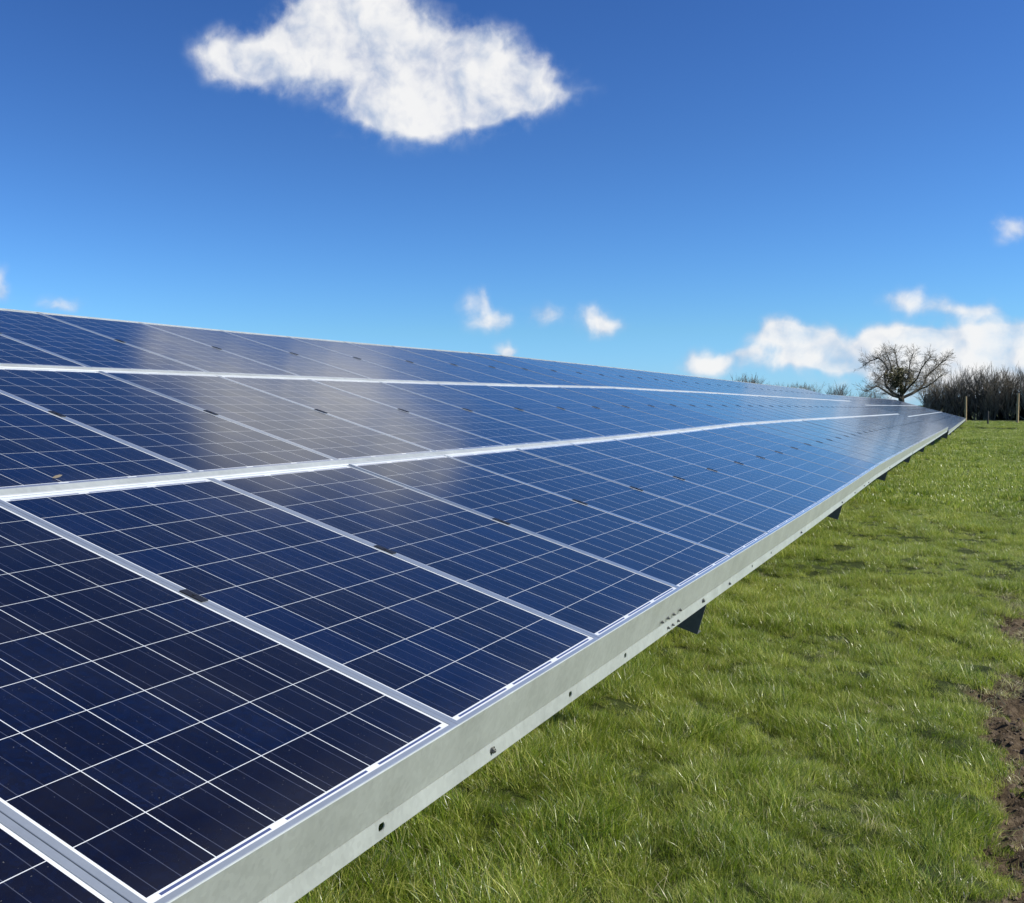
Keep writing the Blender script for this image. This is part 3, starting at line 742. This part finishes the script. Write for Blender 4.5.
def belt_tree_meshes(seed, Hh, mt, mtw, trunkr=.09, width=.30, stems=3):
    rnd = random.Random(seed); tb, tw = MB(), MB()
    for s in range(stems):
        p = Vector((rnd.gauss(0,.25), rnd.gauss(0,.25), -.1)); d = Vector((rnd.gauss(0,.10), rnd.gauss(0,.10), 1))
        h = Hh*rnd.uniform(.62, .8); n = 6; pts = [p]; 
        for i in range(n): d = (d + Vector((rnd.gauss(0,.07), rnd.gauss(0,.07), .1))).normalized(); pts.append(pts[-1]+d*h/n)
        tb.tube(pts, [trunkr*(1-.65*i/n) for i in range(n+1)], 5)
        for i in range(1, n+1):
            for _ in range(5):
                q = pts[i-1].lerp(pts[i], rnd.random())
                grow(tb, q, Vector((rnd.gauss(0,.55), rnd.gauss(0,.55), 1.0)), Hh*rnd.uniform(.16,.28), .030, 2, rnd, width, .12, 3, tw, 3, .10, .024)
    return tb.mesh('trunk', mt), tw.mesh('crown', mtw)
belt = [belt_tree_meshes(s, 5.3, M_barkg if s % 2 else M_bark, M_twig if s % 3 else M_twigd) for s in range(6)]
rb = random.Random(21)
def belt_tree(i, x, y, sc, label, group, rise=0):
    root = empty('hedge_tree', (x, y, hgt(x, y)+rise)); root.scale = (sc*rb.uniform(.85,1.15), sc*rb.uniform(.85,1.15), sc); root.rotation_euler = (0, 0, rb.random()*6.3)
    tag(root, label, 'tree', group)
    for nm, me in zip(('trunk', 'crown'), belt[i % 6]):
        o = bpy.data.objects.new(nm, me); COL.objects.link(o); o.parent = root
DT = 118
x0 = at(925, 418, DT).x
for i in range(50):
    x = x0 + i*.52 + rb.gauss(0, .12); y = DT + (i % 3)*1.3 + rb.uniform(-.5, .5)
    s = rb.uniform(.78, .96)*(.82 + .18*ss(0, 5, x-x0))
    belt_tree(rb.randrange(6), x, y, s, 'slender leafless tree in the dense belt along the field edge behind the wooden posts', 'leafless trees of the belt along the field edge')
# the belt's dark evergreen bottom
ub = MB(); ru = random.Random(31)
for _ in range(30000):
    x = ru.uniform(x0-.2, x0+26)
    if x < x0 + 1.2 and ru.random() < .6: continue; y = DT + .4 + ru.uniform(-.6, 3.2)
    top = 2.35 + .55*noise.noise(Vector((x*.9, 0, 0))) + .3*noise.noise(Vector((x*3.1, 0, 5)))
    z = ru.uniform(0, top)
    if noise.noise(Vector((x*2.1, y*1.0, z*1.7))) < (.02 if .15 < z < 1.15 else -.34): continue
    q = Vector((x, y, z)); a = Vector((ru.gauss(0,1), ru.gauss(0,1), ru.gauss(0,1))).normalized(); bb = a.orthogonal().normalized(); s = ru.uniform(.07,.16)
    ub.add([q-a*s, q+bb*s*.7, q+a*s, q-bb*s*.7], [(0,1,2,3)])
hedge = ub.build('hedge', M_under); tag(hedge, 'low dark evergreen hedge at the foot of the leafless tree belt', 'hedge')

# bushes and tree tops that show over the array's top edge
def skyline(xa, xb, ytop, n, D, label, brown, group=None):
    for i in range(n):
        px = xa + (xb-xa)*(i+.5)/n; q = at(px, ytop + rb.uniform(-1.2, 1.2), D + rb.uniform(-2, 2))
        hz = hgt(q.x, q.y); sc = (q.z-hz)/6.3
        root = empty('bush', (q.x, q.y, hz)); root.scale = (sc*1.25, sc*1.25, sc); root.rotation_euler = (0,0,rb.random()*6.3)
        tag(root, label[i] if isinstance(label, list) else label, 'bush', group)
        for nm, me in zip(('trunk', 'crown'), belt[brown[i % len(brown)]]):
            o = bpy.data.objects.new(nm, me); COL.objects.link(o); o.parent = root
GB = 'leafless bushes showing over the array'
skyline(734, 759, 374.5, 4, 150, 'brown leafless bush showing over the array left of the gap on the skyline', [1,5,1], GB)
skyline(766, 812, 382.5, 9, 165, 'thin low leafless bush just over the far top edge of the array', [4,2,5], 'low bushes along the skyline over the array')
skyline(832, 848, 382, 2, 140, ['dark leafless bush over the array, first one left of the spreading tree', 'dark leafless bush over the array beside the bush nearest the spreading tree'], [0,3])
skyline(862, 880, 390, 3, 125, 'small low bush under the left limbs of the spreading leafless tree', [3,0], 'low bushes under the spreading tree')

# ------------------------------------------------------------------ fence posts
def fpost(x, ytop, D, label, w, hgt_m=None, lean=0, m_=None, name='fence_post', cat='post', group=None):
    q = at(x, ytop, D); hz = hgt(q.x, q.y); b = MB(); h = q.z - hz
    n = 10; vs = []; rows = [(-.3, 1.03), (h*.3, 1.0), (h*.8, .97), (h-.03, .96), (h, .8)]
    for z, s in rows:
        for k in range(n):
            a = 2*PI*k/n; r = w*s*(1+.06*math.sin(3*a+z)); vs.append((r*math.cos(a) - lean*(h-z), r*math.sin(a), z))
    b.add(vs, [(i*n+k, i*n+(k+1)%n, (i+1)*n+(k+1)%n, (i+1)*n+k) for i in range(len(rows)-1) for k in range(n)] + [tuple((len(rows)-1)*n+k for k in range(n)), tuple(range(n-1,-1,-1))])
    o = b.build(name, m_ or M_post, smooth=False); o.location = (q.x, q.y, hz); tag(o, label, cat, group); return o
fpost(965.8, 396.5, 101, 'tall pale wooden fence post standing at the tip of the far array', .085, group='pale wooden posts along the field edge')
fpost(1018.2, 393.5, 100, 'tall pale wooden fence post standing clear in the grass at the right edge', .095, lean=.02, group='pale wooden posts along the field edge')
fpost(1071, 393.5, 99, 'tall pale wooden fence post beyond the right edge of the view', .09)
fpost(988, 411, 93, 'short dark stake in the grass between the two tall pale posts', .06, m_=M_stake, name='stake', cat='stake')

# a dry leaf stuck on the glass
def on_glass(px, py, tier):
    d = ray(px, py); n = Vector((SA, 0, CA)); p0 = uvn(0, 0, tier*H); t_ = (p0-CAM).dot(n)/d.dot(n); return CAM + d*t_
q = on_glass(57, 478, 1); b = MB(); n = Vector((SA,0,CA)); u = Vector((0,1,0)); v = Vector((-CA,0,SA))
prof = [(-.020,0),(-.012,.007),(0,.009),(.013,.006),(.021,0),(.012,-.006),(0,-.008),(-.012,-.005)]
top = [q + u*a_ + v*b_ + n*(.006+.004*math.sin(a_*90)) for a_, b_ in prof]; bot = [p - n*.0012 for p in top]
b.add(top+bot, [tuple(range(8)), tuple(range(15,7,-1))] + [(i, 8+i, 8+(i+1)%8, (i+1)%8) for i in range(8)])
lf = b.build('dry_leaf', plain('dry_leaf', (.22,.18,.12), .8)); tag(lf, 'small dry brown leaf stuck on the glass of a middle tier panel at the left', 'leaf')

scene.cycles.max_bounces = 5; scene.cycles.diffuse_bounces = 3; scene.cycles.glossy_bounces = 3; scene.cycles.transmission_bounces = 3; scene.cycles.transparent_max_bounces = 8
scene.cycles.use_denoising = True
